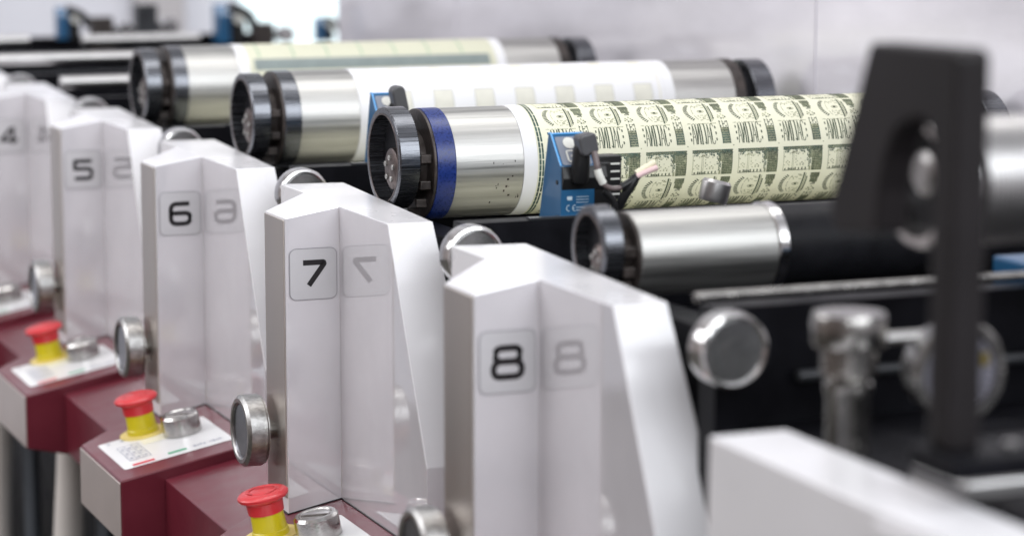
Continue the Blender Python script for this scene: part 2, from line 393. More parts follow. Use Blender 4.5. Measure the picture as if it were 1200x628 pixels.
bl = {8: 'black cross beam with a chrome rail behind the nearest round steel knob', 7: 'black cross beam carrying the blue sensor below the banknote patterned cylinder',
      6: 'black cross beam below the white plate cylinder', 5: 'black cross beam below the cream plate cylinder', 4: 'black cross beam with a steel knob top above cover number 4',
      3: 'blurred black cross beam third from the back', 1: 'thin black beam highest in the photo at upper left', 2: 'farthest blurred black cross beam at upper left'}
beams = {n: make_beam(n, bl[n]) for n in (8, 7, 6, 5, 4, 3, 2, 1)}
# small silver cap on the beam between two cylinders
obj('steel_cap', lathe([(.0, .013), (.004, .0142), (.018, .0142), (.021, .012), (.021, 0)], (.25, 0, 1), (.352, -.275, 1.2235), 48), M['cast'], beams[7], smooth=30)

# ------------------------------------------------------------------ cylinders
AY, AZ = -.0266, 1.2500
def sweep(rects, r, m, name, parent, AYl=0, AZl=0, step=3.0):
    """rects on the cylinder skin: (x0, x1, t0, t1) with t in degrees; t = 0 faces -Y, positive = upward"""
    bm = bmesh.new()
    for x0, x1, t0, t1 in rects:
        k = max(1, int(math.ceil(abs(t1-t0)/step))); prev = None
        for i in range(k+1):
            t = math.radians(t0 + (t1-t0)*i/k)
            a = bm.verts.new((x0, AYl - r*math.cos(t), AZl + r*math.sin(t))); b = bm.verts.new((x1, AYl - r*math.cos(t), AZl + r*math.sin(t)))
            if prev: bm.faces.new((prev[0], prev[1], b, a))
            prev = (a, b)
    return obj(name, bm, m, parent, smooth=60)
def cyl_base(t, R, x=(.1137, .1351, .1477, .1703, .2418, .2566, .675, .689, .7705), ringR=.0505, band=None, oz=0.0):
    def teeth(r, k): return r - (.00035 if (k % 2) else 0) if r > ringR-.0008 else r
    g = obj('gear_ring', lathe([(x[0], ringR-.0075), (x[0], ringR-.0012), (x[0]+.0012, ringR), (x[1]-.001, ringR), (x[1], ringR-.001), (x[1], ringR-.0075)], (1,0,0), (0,0,oz), 160, closed=True), M['ring'], t, smooth=30)
    obj('ring_rim', cyl(x[0]-.0002, x[0]+.0004, ringR-.0060, ringR-.0078, org=(0, 0, oz)), M['hub'], g, smooth=30)
    web = cyl(x[1]-.006, x[1]-.002, ringR-.0076, org=(0, 0, oz)); obj('ring_web', web, M['rubber'], g, smooth=30)
    h = obj('hub', lathe([(x[0]+.004, 0), (x[0]+.004, ringR*.30), (x[0]+.006, ringR*.40), (x[1]-.006, ringR*.42)], (1,0,0), (0, -.008, oz-.010), 40), M['hub'], t, smooth=30)
    for k in range(5):
        a = 2*PI*k/5 + .4
        obj('bolt', cyl(x[0]+.0022, x[0]+.0042, ringR*.055, org=(0, -.008 + ringR*.22*math.cos(a), oz-.010 + ringR*.22*math.sin(a)), seg=12, ch=.0003), M['steel'], h, smooth=30)
    obj('neck', cyl(x[1]-.001, x[2]+.001, R*.62), M['brown'], t, smooth=30)
    bm = bmesh.new()
    for k, a in enumerate((-20, -48, 12, -75)):
        ar = math.radians(a); add_box(bm, (x[1]+.0008, -R*.86*math.cos(ar) - .003, R*.86*math.sin(ar) - .004), (x[2]-.0012, -R*.86*math.cos(ar) + .003, R*.86*math.sin(ar) + .004))
    obj('spacer_blocks', bm, M['brown'], t, bevel=.0006)
    obj('bearing_disc', cyl(x[2], x[2]+.0030, R, ch=.0006), M['brown'], t, smooth=30)
    if band: obj('end_band', cyl(x[2]+.0031, x[3], R+.0004, ch=.0005), band, t, smooth=30)
def full_cylinder(n, label, band, sleeve, R=.0550, band2='white_sleeve', e=0.0, dz=0.0):
    y = (7-n)*PITCH
    t = thing('plate_cylinder', label, 'print cylinder', (0, y+AY, AZ+dz))
    cyl_base(t, R, band=band, oz=-dz)
    obj('journal', cyl(.1703, .2418, R-.0002, ch=.0003, seg=96), M['steel'], t, smooth=30)
    s = obj('sleeve', cyl(.2566, .636+e, R+.0002, ch=.0003, seg=160), sleeve, t, smooth=30)
    for a, b in ((.2419, .2565), (.6361+e, .650+e)): obj('edge_tape', cyl(a, b, R+.0003, ch=.0003, seg=128), M[band2], t, smooth=30)
    obj('journal', cyl(.6501+e, .733+e, R-.0002, ch=.0003, seg=96), M['steel'], t, smooth=30)
    obj('end_ring', cyl(.7335+e, .748+e, R+.0003, ch=.0008, seg=96), M['brown'], t, smooth=30)
    obj('neck', cyl(.747+e, .763+e, R*.80), M['rubber'], t, smooth=30)
    obj('gear_ring', cyl(.762+e, .790+e, R-.001, ch=.0012, seg=96), M['ring'], t, smooth=30)
    return t, s

# --- unit 7: sheet of banknote-like engraving
c7, s7 = full_cylinder(7, 'banknote patterned print cylinder with a dark blue band at its left end', M['blue_tape'], M['paper'], e=.02, dz=-.0072)
R7 = .0550 + .0002 + .00012
ink, teal, soft = [], [], []           # rects in (x0,x1,t0,t1)
CW = .0520; CH = 90.0; X0 = .2655
rnd = random.Random(3)
def hatch(dst, a, b, c, d, nu, nv, keep=.85, jag=0.0):
    """block of engraving: columns nu, rows nv, in cell fractions u (a..b) and degrees v (c..d)"""
    for i in range(nu):
        for j in range(nv):
            if rnd.random() > keep: continue
            u0 = a + (b-a)*(i + rnd.uniform(0, .25))/nu; u1 = a + (b-a)*(i + rnd.uniform(.78, 1.0))/nu
            v0 = c + (d-c)*(j + rnd.uniform(0, .25))/nv; v1 = c + (d-c)*(j + rnd.uniform(.70, 1.0))/nv
            dst.append((u0, u1, v0, v1))
letters = {  # strokes on a 0..1 x 0..1 grid, as seen on the plate (mirror writing)
 'I': [((.5, 0), (.5, 1)), ((.15, 0), (.85, 0)), ((.15, 1), (.85, 1))],
 'H': [((.15, 0), (.15, 1)), ((.85, 0), (.85, 1)), ((.15, .5), (.85, .5))],
 'A': [((.05, 0), (.5, 1)), ((.95, 0), (.5, 1)), ((.25, .35), (.75, .35))],
 'N': [((.12, 0), (.12, 1)), ((.88, 0), (.88, 1)), ((.12, 0), (.88, 1))],
 'C': [((.9, .15), (.7, 0)), ((.7, 0), (.3, 0)), ((.3, 0), (.1, .2)), ((.1, .2), (.1, .8)), ((.1, .8), (.3, 1)), ((.3, 1), (.7, 1)), ((.7, 1), (.9, .85))],
 'J': [((.2, .1), (.75, 0)), ((.75, 0), (.75, 1)), ((.3, 1), (.95, 1))],
 ':': [((.5, .15), (.5, .28)), ((.5, .45), (.5, .58)), ((.5, .75), (.5, .88))]}
def build_print():
    cell = {'ink': [], 'teal': [], 'soft': []}     # polygons [(u, v)...] with v degrees downwards
    def quad(k, a, b, c, d):
        m_ = max(1, int(math.ceil((d-c)/3.0)))
        for i_ in range(m_):
            c0 = c + (d-c)*i_/m_; c1 = c + (d-c)*(i_+1)/m_; cell[k].append([(a, c0), (b, c0), (b, c1), (a, c1)])
    def stroke(k, p, q, w):   # p,q in metres-ish space: u*CW, v*arc
        P = Vector((p[0]*CW, p[1]*math.radians(1)*.0525)); Q = Vector((q[0]*CW, q[1]*math.radians(1)*.0525))
        d = Q - P
        if d.length < 1e-7: return
        d.normalize(); nn = Vector((-d.y, d.x))*w/2
        # split long strokes so that they follow the curvature
        seg = max(1, int(abs(q[1]-p[1])/3.5) + 1)
        for i in range(seg):
            a = P.lerp(Q, i/seg); b = P.lerp(Q, (i+1)/seg)
            cell[k].append([(pt.x/CW, pt.y/(math.radians(1)*.0525)) for pt in (a-nn, b-nn, b+nn, a+nn)])
    quad('soft', .735, .97, 4.0, 31.2); quad('soft', .10, .735, 4.0, 7.4); quad('soft', .66, .735, 7.4, 17)
    quad('soft', .76, .96, 34, 40); quad('soft', .775, .945, 40, 46.5); quad('soft', .775, .945, 70, 88)
    # window block: ragged dark border, top and right
    r = rnd
    tmp = []
    for i in range(22):
        u0 = .09 + i*.0405; dpt = 8.2 + r.uniform(-1.2, 3.4) if u0 < .64 else 8.5
        hatch(tmp, u0, u0+.042, 4.2, dpt, 2, 3, .93)
    hatch(tmp, .62, .72, 8, 20, 4, 7, .82); hatch(tmp, .66, .72, 20, 27, 3, 4, .6)
    for t_ in tmp: quad('teal' if r.random() < .6 else 'ink', *t_)
    tmp = []; hatch(tmp, .735, .97, 4.2, 31, 7, 14, .97)
    for t_ in tmp: quad('ink', *t_)
    tmp = []; hatch(tmp, .745, .96, 6, 30, 4, 3, .7)
    stroke('soft', (.105, 9), (.105, 29.5), .0006); stroke('soft', (.30, 9), (.30, 27), .0006); stroke('soft', (.33, 9), (.33, 27), .0004)
    for i in range(15):
        u0 = .10 + i*.038
        if r.random() < .85: quad('ink', u0, u0 + .026, 27.0 + r.uniform(0, .8), 29.8)
    quad('ink', .10, .66, 29.9, 30.5)
    quad('soft', .68, .72, 26, 31)
    for (a, b, c, d, nu, nv, kp) in ((.12, .62, 9, 13, 14, 3, .5), (.36, .60, 14, 25, 7, 8, .22), (.34, .58, 35, 42, 7, 5, .5), (.36, .58, 53, 61, 7, 5, .5), (.11, .28, 14, 25, 5, 7, .25), (.07, .70, 64.2, 65.4, 24, 1, .8)):
        tmp = []; hatch(tmp, a, b, c, d, nu, nv, kp)
        for t_ in tmp: quad('soft', *t_)
    # lettered arc, thin inner arc
    cx, cy, rad = .43, 48.0, .33
    for i in range(13):
        a = math.radians(128 + i*8.6)
        e = (cx + rad*math.cos(a), cy - 15.8*math.sin(a)); f_ = (cx + (rad-.085)*math.cos(a), cy - 13.0*math.sin(a))
        stroke('ink', e, f_, .0011)
    prev = None; prev2 = None
    for i in range(15):
        a = math.radians(122 + i*8.3)
        p = (cx + .170*math.cos(a) + .02, cy - 13.5*math.sin(a))
        if prev and i % 5: stroke('soft', prev, p, .0006)
        prev = p
    # small eye-like medallion
    prev = None
    for i in range(17):
        a = 2*PI*i/16; p = (.465 + .070*math.cos(a), 47.8 - 1.6*math.sin(a))
        if prev: stroke('soft', prev, p, .0007)
        prev = p
    for i in range(4): stroke('ink', (.44 + i*.014, 46.8), (.445 + i*.014, 48.8), .0008)
    # double bar
    stroke('ink', (.615, 33.5), (.600, 63), .0017); stroke('soft', (.655, 34.5), (.640, 62), .0010); stroke('ink', (.690, 39), (.672, 60), .0011)
    for i in range(9): quad('ink', .668, .70, 38.5 + i*2.3, 39.6 + i*2.3)
    # right hand block, motif, teal block
    for (a, b, c, d, nu, nv, kp) in ((.75, .96, 34, 40, 7, 4, .98), (.77, .95, 40, 46.5, 6, 4, .88), (.81, .92, 46.5, 50, 4, 2, .8)):
        tmp = []; hatch(tmp, a, b, c, d, nu, nv, kp)
        for t_ in tmp: quad('ink', *t_)
    for (u, v) in ((.80, 54.5), (.83, 56), (.87, 53), (.91, 55), (.94, 56.8), (.785, 57.2), (.90, 58.4), (.85, 58.6)):
        quad('soft' if r.random() < .5 else 'ink', u - .016, u + .016, v - .9, v + .9)
    for i in range(10):
        tmp = []; hatch(tmp, .775, .945, 62.0 + i*2.62, 64.3 + i*2.62, 6, 1, .55 if i < 4 else .95)
        for t_ in tmp: quad('ink' if i < 5 else 'teal', *t_)
    stroke('ink', (.775, 61.5), (.775, 88), .0006); stroke('ink', (.945, 61.5), (.945, 88), .0006); stroke('ink', (.84, 61.5), (.84, 75), .0006)
    # mirror lettering
    word = [':', 'A', 'N', 'I', 'J', 'A', 'C', ':']; wd = [.5, 1.0, 1.0, .6, .8, 1.0, 1.0, .5]; tot = sum(wd); u = .075
    for ch, w_ in zip(word, wd):
        w1 = .60*w_/tot
        for a, b in letters[ch]:
            stroke('ink', (u + w1*(.06 + .88*a[0]), 88.0 - 22.5*a[1]), (u + w1*(.06 + .88*b[0]), 88.0 - 22.5*b[1]), .0014 if a[0] == b[0] else .0008)
        u += w1
    # gutter crosses
    quad('soft', -.012, .012, -.6, .6)
    for key, m in (('ink', M['ink']), ('teal', M['ink_teal']), ('soft', M['ink_soft'])):
        bm = bmesh.new(); rr_ = R7 + {'soft': 0, 'ink': .00005, 'teal': .00008}[key]
        for row in range(4):
            tg = 12.3 - row*90      # angle of the row's upper gutter, degrees above -Y
            for c in range(8):
                xs = X0 + c*CW
                for poly in cell[key]:
                    vs = []
                    for (pu, pv) in poly:
                        x = xs + pu*CW
                        if x > .6555: vs = None; break
                        t = math.radians(tg - pv)
                        vs.append((x, -rr_*math.cos(t), rr_*math.sin(t)))
                    if vs: bm.faces.new([bm.verts.new(p) for p in vs])
        o = obj('printed_engraving', bm, m, s7)
    # the left border: broken green double line
    rc = []
    for k in range(60):
        rc.append((.2580, .2602, k*6, k*6 + 5.5)); rc.append((.2612, .2632, k*6, k*6 + 5.7 if k % 3 else k*6 + 4.6))
    sweep(rc, R7, M['ink_teal'], 'printed_border', s7)
build_print()
sm = [(.2070 + rnd.uniform(0, .032), rnd.uniform(-48, 5)) for _ in range(16)]
sweep([(x, x + rnd.uniform(.0006, .0024), t, t + rnd.uniform(.5, 3.2)) for x, t in sm], .0550 - .0002 + .00006, M['brown'], 'ink_smears', c7)

# --- unit 6: white sleeve with khaki squares
c6, s6 = full_cylinder(6, 'white print cylinder with a row of small khaki squares', M['ring'], M['white_sleeve'], dz=-.003)
rc, ol, ft = [], [], []
for row in range(4):
    for k in range(8):
        a = .2835 + k*.0520
        if a + .024 > .622: continue
        t0 = 33.5 - row*90
        rc.append((a, a+.0235, t0-26, t0)); ol += [(a-.0006, a, t0-26, t0+.6), (a+.0235, a+.0241, t0-26, t0+.6), (a, a+.0235, t0, t0+.7)]
        ft.append((a+.006, a+.022, t0+38, t0+47))
sweep(rc, R7, M['khaki'], 'printed_squares', s6); sweep(ol, R7, M['khaki_line'], 'square_outlines', s6)
sweep(ft + [(.2650, .2665, k*10, k*10+10) for k in range(36)] + [(.6290, .6305, k*10, k*10+10) for k in range(36)], R7, M['cream_tint'], 'faint_print', s6)

# --- unit 5: cream sleeve, grey-green band
c5, s5 = full_cylinder(5, 'pale cream print cylinder with a grey green band across it', M['ring'], M['cream_sleeve'], e=-.02, dz=-.002)
tk, bd = [], []
for row in range(4):
    t0 = 42 - row*90
    bd.append((.2640, .606, t0-18, t0)); bd.append((.2640, .606, t0+58-.5, t0+58+.5))
    for k in range(7): tk.append((.2725 + k*.0490, .2740 + k*.0490, t0+2, t0+50))
sweep(bd, R7, M['grey_green'], 'printed_band', s5); sweep(tk, R7, M['green_tick'], 'registration_marks', s5)

# --- unit 8: smaller cylinder, bare journal and black roller
t8 = thing('small_cylinder', 'smaller steel cylinder with a bright ring and a black rubber roller', 'print cylinder', (0, -.5294, 1.2190))
cyl_base(t8, .0350, x=(.1125, .1299, .1420, .150), ringR=.0345, oz=.0070)
obj('journal', cyl(.1451, .2683, .0350, ch=.0003, seg=96), M['steel'], t8, smooth=30)
obj('bright_ring', cyl(.2684, .2780, .0372, ch=.0008, seg=96), M['chrome'], t8, smooth=30)
obj('rubber_roller', cyl(.2781, .79, .0348, ch=.0006, seg=96), M['rubber'], t8, smooth=30)

# --- unseen paper web strips, added to give the cylinders a cream reflection
for n, lb in ((7, 'unseen strip of pale paper web added to reflect in the banknote patterned cylinder'), (6, 'unseen strip of pale paper web added to reflect in the white cylinder'), (5, 'unseen strip of pale paper web added to reflect in the cream cylinder')):
    bm = bmesh.new(); y = (7-n)*PITCH; pts = [(-.235, 1.128), (-.200, 1.150), (-.150, 1.162), (-.090, 1.160), (-.045, 1.150)]
    A = [bm.verts.new((.172, y+a, b)) for a, b in pts]; B = [bm.verts.new((.66, y+a, b)) for a, b in pts]
    for k in range(len(pts)-1): bm.faces.new((A[k], B[k], B[k+1], A[k+1]))
    web = obj('reflecting_web', bm, M['paper'], smooth=60); tag(web, lb, 'paper web', 'unseen paper webs added for reflections')
# --- bare rods in the far units
for n, (yy, zz, r, x0, x1), lb in ((4, (-.03, 1.2575, .0090, -.35, .80), 'long bare steel rod behind the cream cylinder, middle of the three upper left rods'),
                        (4, (-.215, 1.2345, .0095, .075, .80), 'short bare steel rod just above the cover numbered 5'),
                        (3, (-.03, 1.2570, .0095, -.5, .17), 'farthest bare steel rod in the top left corner'), (3, (-.03, 1.2545, .0095, .262, .47), 'short far steel rod above the left end of the cream cylinder')):
    o = obj('guide_roller', cyl(x0, x1, r, org=(0, 0, 0), seg=48), M['cast'], smooth=30, loc=(0, (7-n)*PITCH + yy, zz)); tag(o, lb, 'steel rod')

# ------------------------------------------------------------------ blue sensors
def make_sensor(lab, y, full=True, x=0.0, z=0.0):
    t = thing('print_sensor', lab, 'sensor', (x, y, z), 'blue sensors on the cross beams')
    prof = [(-.231, 1.200), (-.285, 1.200), (-.2855, 1.2440), (-.2847, 1.2645), (-.2618, 1.2911), (-.2555, 1.2911)]
    h = obj('housing', prism(prof, .0335, 'yz', .1935), M['sensor_blue'], t, bevel=.0008)
    # lighter edge line following the front of the side face
    obj('bright_edge', tube([(.1938, -.2558, 1.2914), (.1938, -.2620, 1.2914), (.1938, -.2735, 1.2780), (.1938, -.2850, 1.2648)], .0009, 6), M['sensor_edge'], h)
    obj('top_edge', box((.1945, -.2625, 1.2909), (.2265, -.2560, 1.2922)), M['sensor_edge'], h, bevel=.0003)
    # keypad panel on the sloping face
    a = Vector((0, -.2847+.2618, 1.2645-1.2911)); L = a.length; a.normalize(); nn = Vector((0, a.z, -a.y)); nn = nn if nn.y < 0 else -nn
    o = Vector((.1935, -.2618, 1.2911))
    f = lambda h_: (lambda u, v: o + Vector((u, 0, 0)) + a*v + nn*h_)
    bm = bmesh.new(); bm.faces.new([bm.verts.new(f(.0004)(u, v)) for u, v in rrect(.0025, .003, .0320, .0345, .002)]); p = obj('keypad', bm, M['sensor_panel'], t)
    bm = bmesh.new(); bm.faces.new([bm.verts.new(f(.0009)(.0150 + .0062*math.cos(k*PI/12), .0105 + .0062*math.sin(k*PI/12))) for k in range(24)]); obj('round_button', bm, M['pale'], p)
    bm = bmesh.new(); ribbon2(bm, rrect(.0095, .019, .0205, .031, .002), .0016, f(.0009), True); ribbon2(bm, [(.013, .0248), (.0172, .0256)], .0022, f(.0010)); obj('key_outline', bm, M['pale'], p)
    # black lower wedge and second body
    bw = obj('black_base', prism([(-.2858, 1.2425), (-.2900, 1.2530), (-.2860, 1.2635), (-.275, 1.2660), (-.262, 1.2425)], .0440, 'yz', .1943), M['plastic_black'], t, bevel=.0008)
    obj('rear_body', box((.2275, -.284, 1.205), (.2440, -.252, 1.2660)), M['plastic_black'], t, bevel=.001)
    hs = obj('cooling_block', box((.2375, -.272, 1.2300), (.2600, -.250, 1.2705)), M['plastic_black'], t, bevel=.0008)
    for k in range(5): obj('cooling_fin', box((.2405, -.2738, 1.2345 + k*.0070), (.2575, -.2722, 1.2361 + k*.0070)), M['pale'], hs)
    # printed marks
    bm = bmesh.new(); ff = lambda u, v: (u, -.2859, v)
    for x0 in (.1990, .2050):
        pts = [(x0 + .0022 + .0022*math.cos(math.radians(a_)), 1.2260 + .0026*math.sin(math.radians(a_))) for a_ in range(70, 291, 20)]
        ribbon2(bm, pts, .0006, ff)
    ribbon2(bm, [(.2032+.0018, 1.2260), (.2032+.0036, 1.2260)], .0006, lambda u, v: (u, -.28592, v))
    for r_ in ((.2085, .2240), (.2085, .2265)): ribbon2(bm, [(r_[0], 1+r_[1]), (r_[0]+.0110, 1+r_[1])], .0006, ff)
    for k in range(3): ribbon2(bm, [(.2085, 1.2310+.0025*k - 1e-9), (.2210, 1.2310+.0025*k)], .0005, ff)
    bm2 = bmesh.new(); ribbon2(bm2, [(.1995, 1.2350), (.2045, 1.2350)], .0034, ff)
    obj('certification_mark', bm, M['sensor_mark'], h); obj('logo_mark', bm2, M['sensor_mark'], h)
    for zz in (1.2490, 1.2170): obj('screw', cyl(-.0006, .0002, .0022, org=(.1935, -.277, zz), seg=16, ch=.0002), M['plastic_black'], h)
    # angled plug
    pl = bmesh.new(); lathe([(0, .0072), (.003, .0085), (.030, .0080), (.033, .0072), (.033, 0)], (0, -.15, 1), (.2100, -.290, 1.2500), 32, pl)
    c = obj('plug', pl, M['plastic_black'], t, smooth=35)
    bm = prism(rrect(-.0085, -.0090, .0090, .0105, .0045) if full else rrect(-.0075, -.0200, .0075, .0130, .0070), .016, 'xz', -.008)
    bmesh.ops.transform(bm, matrix=Matrix.Translation((.2125, -.2980, 1.2845) if full else (.2110, -.2980, 1.2900)) @ Matrix.Rotation(math.radians(-12), 4, 'Y'), verts=bm.verts)
    obj('plug_cap', bm, M['plastic_grey'], c, bevel=.002, seg=3)
    if full:
        obj('cable', tube([(.2165, -.3080, 1.2790), (.2170, -.3120, 1.2690), (.2180, -.3140, 1.2600), (.2215, -.3150, 1.2510), (.2310, -.3150, 1.2460), (.2430, -.3150, 1.2475), (.2550, -.3150, 1.2555)], lambda s: .0030 if s < .25 else .0024, 12), M['cable'], c, smooth=60)
        obj('cable_sleeve', tube([(.2172, -.3135, 1.2635), (.2190, -.3148, 1.2570), (.2222, -.3152, 1.2508)], .0036, 12), M['pale'], c, smooth=60)
        obj('cable_branch', tube([(.2545, -.3150, 1.2552), (.2500, -.3150, 1.2480), (.2455, -.3130, 1.2400), (.2420, -.3080, 1.2300), (.2400, -.3000, 1.2200)], .0042, 12), M['plastic_black'], c, smooth=60)
        obj('cable_tail', tube([(.2240, -.3120, 1.2440), (.2330, -.3120, 1.2350), (.2360, -.3100, 1.2240), (.2375, -.3000, 1.2100)], .0032, 12), M['plastic_black'], c, smooth=60)
        obj('shrink_sleeve', tube([(.2400, -.3150, 1.2468), (.2480, -.3150, 1.2505), (.2570, -.3152, 1.2568)], .0036, 12), M['plastic_black'], c, smooth=60)
        obj('pink_wire', tube([(.2545, -.3165, 1.2560), (.2640, -.3175, 1.2600), (.2740, -.3185, 1.2635)], .0026, 10), M['wire_pink'], c, smooth=60)
        obj('cream_wire', tube([(.2545, -.3145, 1.2585), (.2640, -.3145, 1.2635), (.2735, -.3145, 1.2680)], .0028, 10), M['wire_cream'], c, smooth=60)
    return t
make_sensor('blue print sensor with black plug and cable before the banknote pattern', 0)
make_sensor('blue print sensor half hidden behind the round black plug top, before the white cylinder', .5, full=False)
# distant sensors
def far_sensor(loc, s, lab):
    t = thing('distant_sensor', lab, 'sensor', loc, 'blurred blue sensors far behind')
    obj('housing', prism([(-.03*s, -.07*s), (.03*s, -.07*s), (.03*s, .05*s), (.01*s, .05*s), (-.03*s, .015*s)], .040*s, 'yz', -.030*s), M['sensor_blue'], t, bevel=.002)
    obj('black_base', box((.011*s, -.035*s, -.07*s), (.055*s, .02*s, .020*s)), M['plastic_black'], t, bevel=.002)
    obj('plug', tube([(.0*s, -.04*s, .045*s), (.03*s, -.05*s, .035*s), (.065*s, -.04*s, .015*s), (.085*s, -.03*s, -.02*s)], .016*s, 10), M['plastic_black'], t, smooth=60)
    obj('indicator', cyl(0, .01, .014*s, axis=(0, -1, 0), org=(.03*s, -.045*s, .005*s), seg=16), M['pale'], t, smooth=30)

# ------------------------------------------------------------------ far background objects
far_sensor((.372, 2.62, 1.256), .52, 'blurred blue and black sensor at the top left corner')
far_sensor((.700, 2.62, 1.250), .66, 'blurred blue and black sensor left of the bright window')
far_sensor((.905, 2.62, 1.232), .42, 'small blurred dark sensor just below the bright window')
for x_, z_, h_, lb in ((.455, 1.250, .05, 'blurred brown machine block right of the top left sensor'), (.545, 1.258, .07, 'blurred dark machine block near a pale round knob'), (.79, 1.236, .045, 'low blurred dark block under the bright window'), (1.03, 1.226, .04, 'rightmost of the low blurred blocks behind the cream cylinder')):
    t = thing('machine_block', lb, 'machine block', (x_, 2.66, z_ - .03), 'blurred blocks on the far beam')
    obj('block_body', box((-.022, -.02, -.03), (.022, .02, h_*.8)), M['brown'] if h_ < .06 else M['deck'], t, bevel=.003)
    obj('round_cap', cyl(0, .03, .017, axis=(0, -1, 0), org=(.045, 0, .012), seg=32), M['chrome'], t, smooth=30)
    obj('cap_arm', box((.020, -.01, .002), (.040, .01, .018)), M['deck'], t)

# ------------------------------------------------------------------ nearest unit at right
# side plate bracket with arched notch
tb = thing('support_bracket', 'tall dark hooked bracket standing blurred in the right foreground', 'bracket', (0, 0, 0))
arch = []
cyy, czz = -1.158, 1.345
outline = [(-1.1080, 1.4250), (-1.1930, 1.4265), (-1.1990, 1.4262), (-1.2030, 1.4225), (-1.2033, 1.2030), (-1.1790, 1.2030), (-1.1790, 1.3300), (-1.1785, 1.3640), (-1.1755, 1.3780), (-1.1700, 1.3850),
           (-1.1620, 1.3860), (-1.1510, 1.3830), (-1.1380, 1.3760), (-1.1280, 1.3600), (-1.1220, 1.3400), (-1.1190, 1.3150), (-1.0735, 1.3110), (-1.0670, 1.3160), (-1.0640, 1.3260)]
obj('bracket_plate', prism(outline, .0215, 'yz', .033), M['bracket'], tb, bevel=.0028, seg=3)
obj('bracket_foot', box((.026, -1.220, 1.1900), (.110, -1.172, 1.2030)), M['black'], tb, bevel=.002)
for (yy, zz) in ((-1.098, 1.342), (-1.1935, 1.345), (-1.080, 1.330)): obj('bolt_hole', cyl(-.0006, .0004, .0035, org=(.035, yy, zz), seg=20, ch=.0002), M['plastic_black'], tb)
for xx in (.076, .096): obj('foot_screw', cyl(0, .003, .0045, axis=(0, 0, 1), org=(xx, -1.200, 1.2030), seg=20), M['cast'], tb, smooth=30)
# roller behind the bracket
tr = thing('ribbed_roller', 'bright ribbed steel roller behind the dark bracket at the right edge', 'roller', (0, -1.0168, 1.3300))
obj('end_ring', lathe([(.1206, .0345), (.1206, .0395), (.1222, .0413), (.1470, .0413), (.1485, .0400), (.1485, .0345)], (1, 0, 0), (0, 0, 0), 96, closed=True), M['chrome'], tr, smooth=30)
obj('end_plate', cyl(.1330, .1400, .0344), M['rubber'], tr, smooth=30)
hb = obj('hub', lathe([(.1240, 0), (.1240, .010), (.1270, .0140), (.1335, .0150)], (1, 0, 0), (0, 0, .006), 32), M['cast'], tr, smooth=30)
def rib(r, k): return r
prof = [(.1500, 0), (.1500, .0400)]
for i in range(180):
    x_ = .1505 + i*.0036; prof += [(x_, .0412), (x_+.0027, .0412), (x_+.0029, .0407), (x_+.0034, .0407)]
prof += [(.80, .0400), (.80, 0)]
obj('roller_shell', lathe(prof, (1, 0, 0), (0, 0, 0), 96), M['cast'], tr, smooth=25)
# deck and white box of the nearest unit
dk = obj('machine_deck', box((.120, -1.60, 1.112), (.86, -.880, 1.140)), M['black'], bevel=.002); tag(dk, 'dark machine deck under the bracket and the steel adjusting screw', 'deck')
wb = thing('white_cover', 'low white cover running to the lower right corner', 'machine cover', (0, 0, 0))
obj('cover_body', prism([(-.9650, .88), (-.9760, 1.1703), (-1.95, 1.1703), (-1.95, .88)], .0555, 'yz', -.001), M['white'], wb, bevel=.002, seg=3)
obj('cover_lip', box((-.0035, -1.95, 1.00), (-.0012, -1.185, 1.1640)), M['white'], wb, bevel=.0008)
# adjusting screw fixture
fx = thing('adjusting_screw', 'blurred steel adjusting screw with wide round head beside the dial', 'adjusting screw', (.1025, -.970, -.003))
obj('screw_head', lathe([(1.222, 0), (1.222, .0185), (1.2235, .0235), (1.2260, .0248), (1.2420, .0248), (1.2450, .0235), (1.2450, 0)], (0, 0, 1), (0, 0, 0), 64), M['fixture'], fx, smooth=30)
obj('screw_neck', lathe([(1.2020, .0), (1.2020, .0150), (1.2050, .0185), (1.2225, .0185)], (0, 0, 1), (0, 0, 0), 48), M['fixture'], fx, smooth=30)
obj('threaded_stem', lathe([(1.150, .0145), (1.190, .0145), (1.1935, .0160), (1.199, .0160), (1.2022, .0120)], (0, 0, 1), (0, 0, 0), 48), M['fixture'], fx, smooth=30)
obj('side_pin', cyl(.015, .060, .0040, org=(0, 0, 1.2260), seg=24), M['cast'], fx, smooth=30)
# round dial
ga = thing('round_dial', 'round steel rimmed dial behind the leg of the dark bracket', 'dial', (.1740, -.985, 1.2010))
obj('dial_rim', lathe([(.018, .030), (-.002, .0340), (-.006, .0345), (-.008, .0330), (-.008, .0285), (-.004, .0275), (.016, .0275)], (0, 1, 0), (0, 0, 0), 96), M['fixture'], ga, smooth=30)
df = obj('dial_face', cyl(-.004, .016, .0274, axis=(0, 1, 0), seg=64), M['dial'], ga, smooth=30)
bm = bmesh.new()
for k in range(24):
    a = math.radians(-45 + k*12); ribbon2(bm, [(.0205*math.cos(a), .0205*math.sin(a)), (.0250*math.cos(a), .0250*math.sin(a))], .0008, lambda u, v: (u, -.0043, v))
ribbon2(bm, [(-.004, -.006), (.011, .016)], .0014, lambda u, v: (u, -.0046, v)); obj('scale_marks', bm, M['plastic_black'], df)
obj('amber_mark', box((.0165, -.0050, .003), (.0225, -.0042, .012)), M['amber'], df)
obj('dial_stem', cyl(-.075, -.033, .0100, axis=(0, 0, 1), org=(0, .008, 0), seg=32), M['fixture'], ga, smooth=30)
bb = thing('blue_module', 'blue module below the ribbed roller at the right edge', 'sensor', (.395, -.740, 1.2010))
obj('housing', box((-.022, -.022, -.004), (.06, .022, .030)), M['sensor_blue'], bb, bevel=.002)
obj('mounting_foot', box((-.018, -.020, -.014), (.055, .020, -.0045)), M['plastic_black'], bb, bevel=.001)
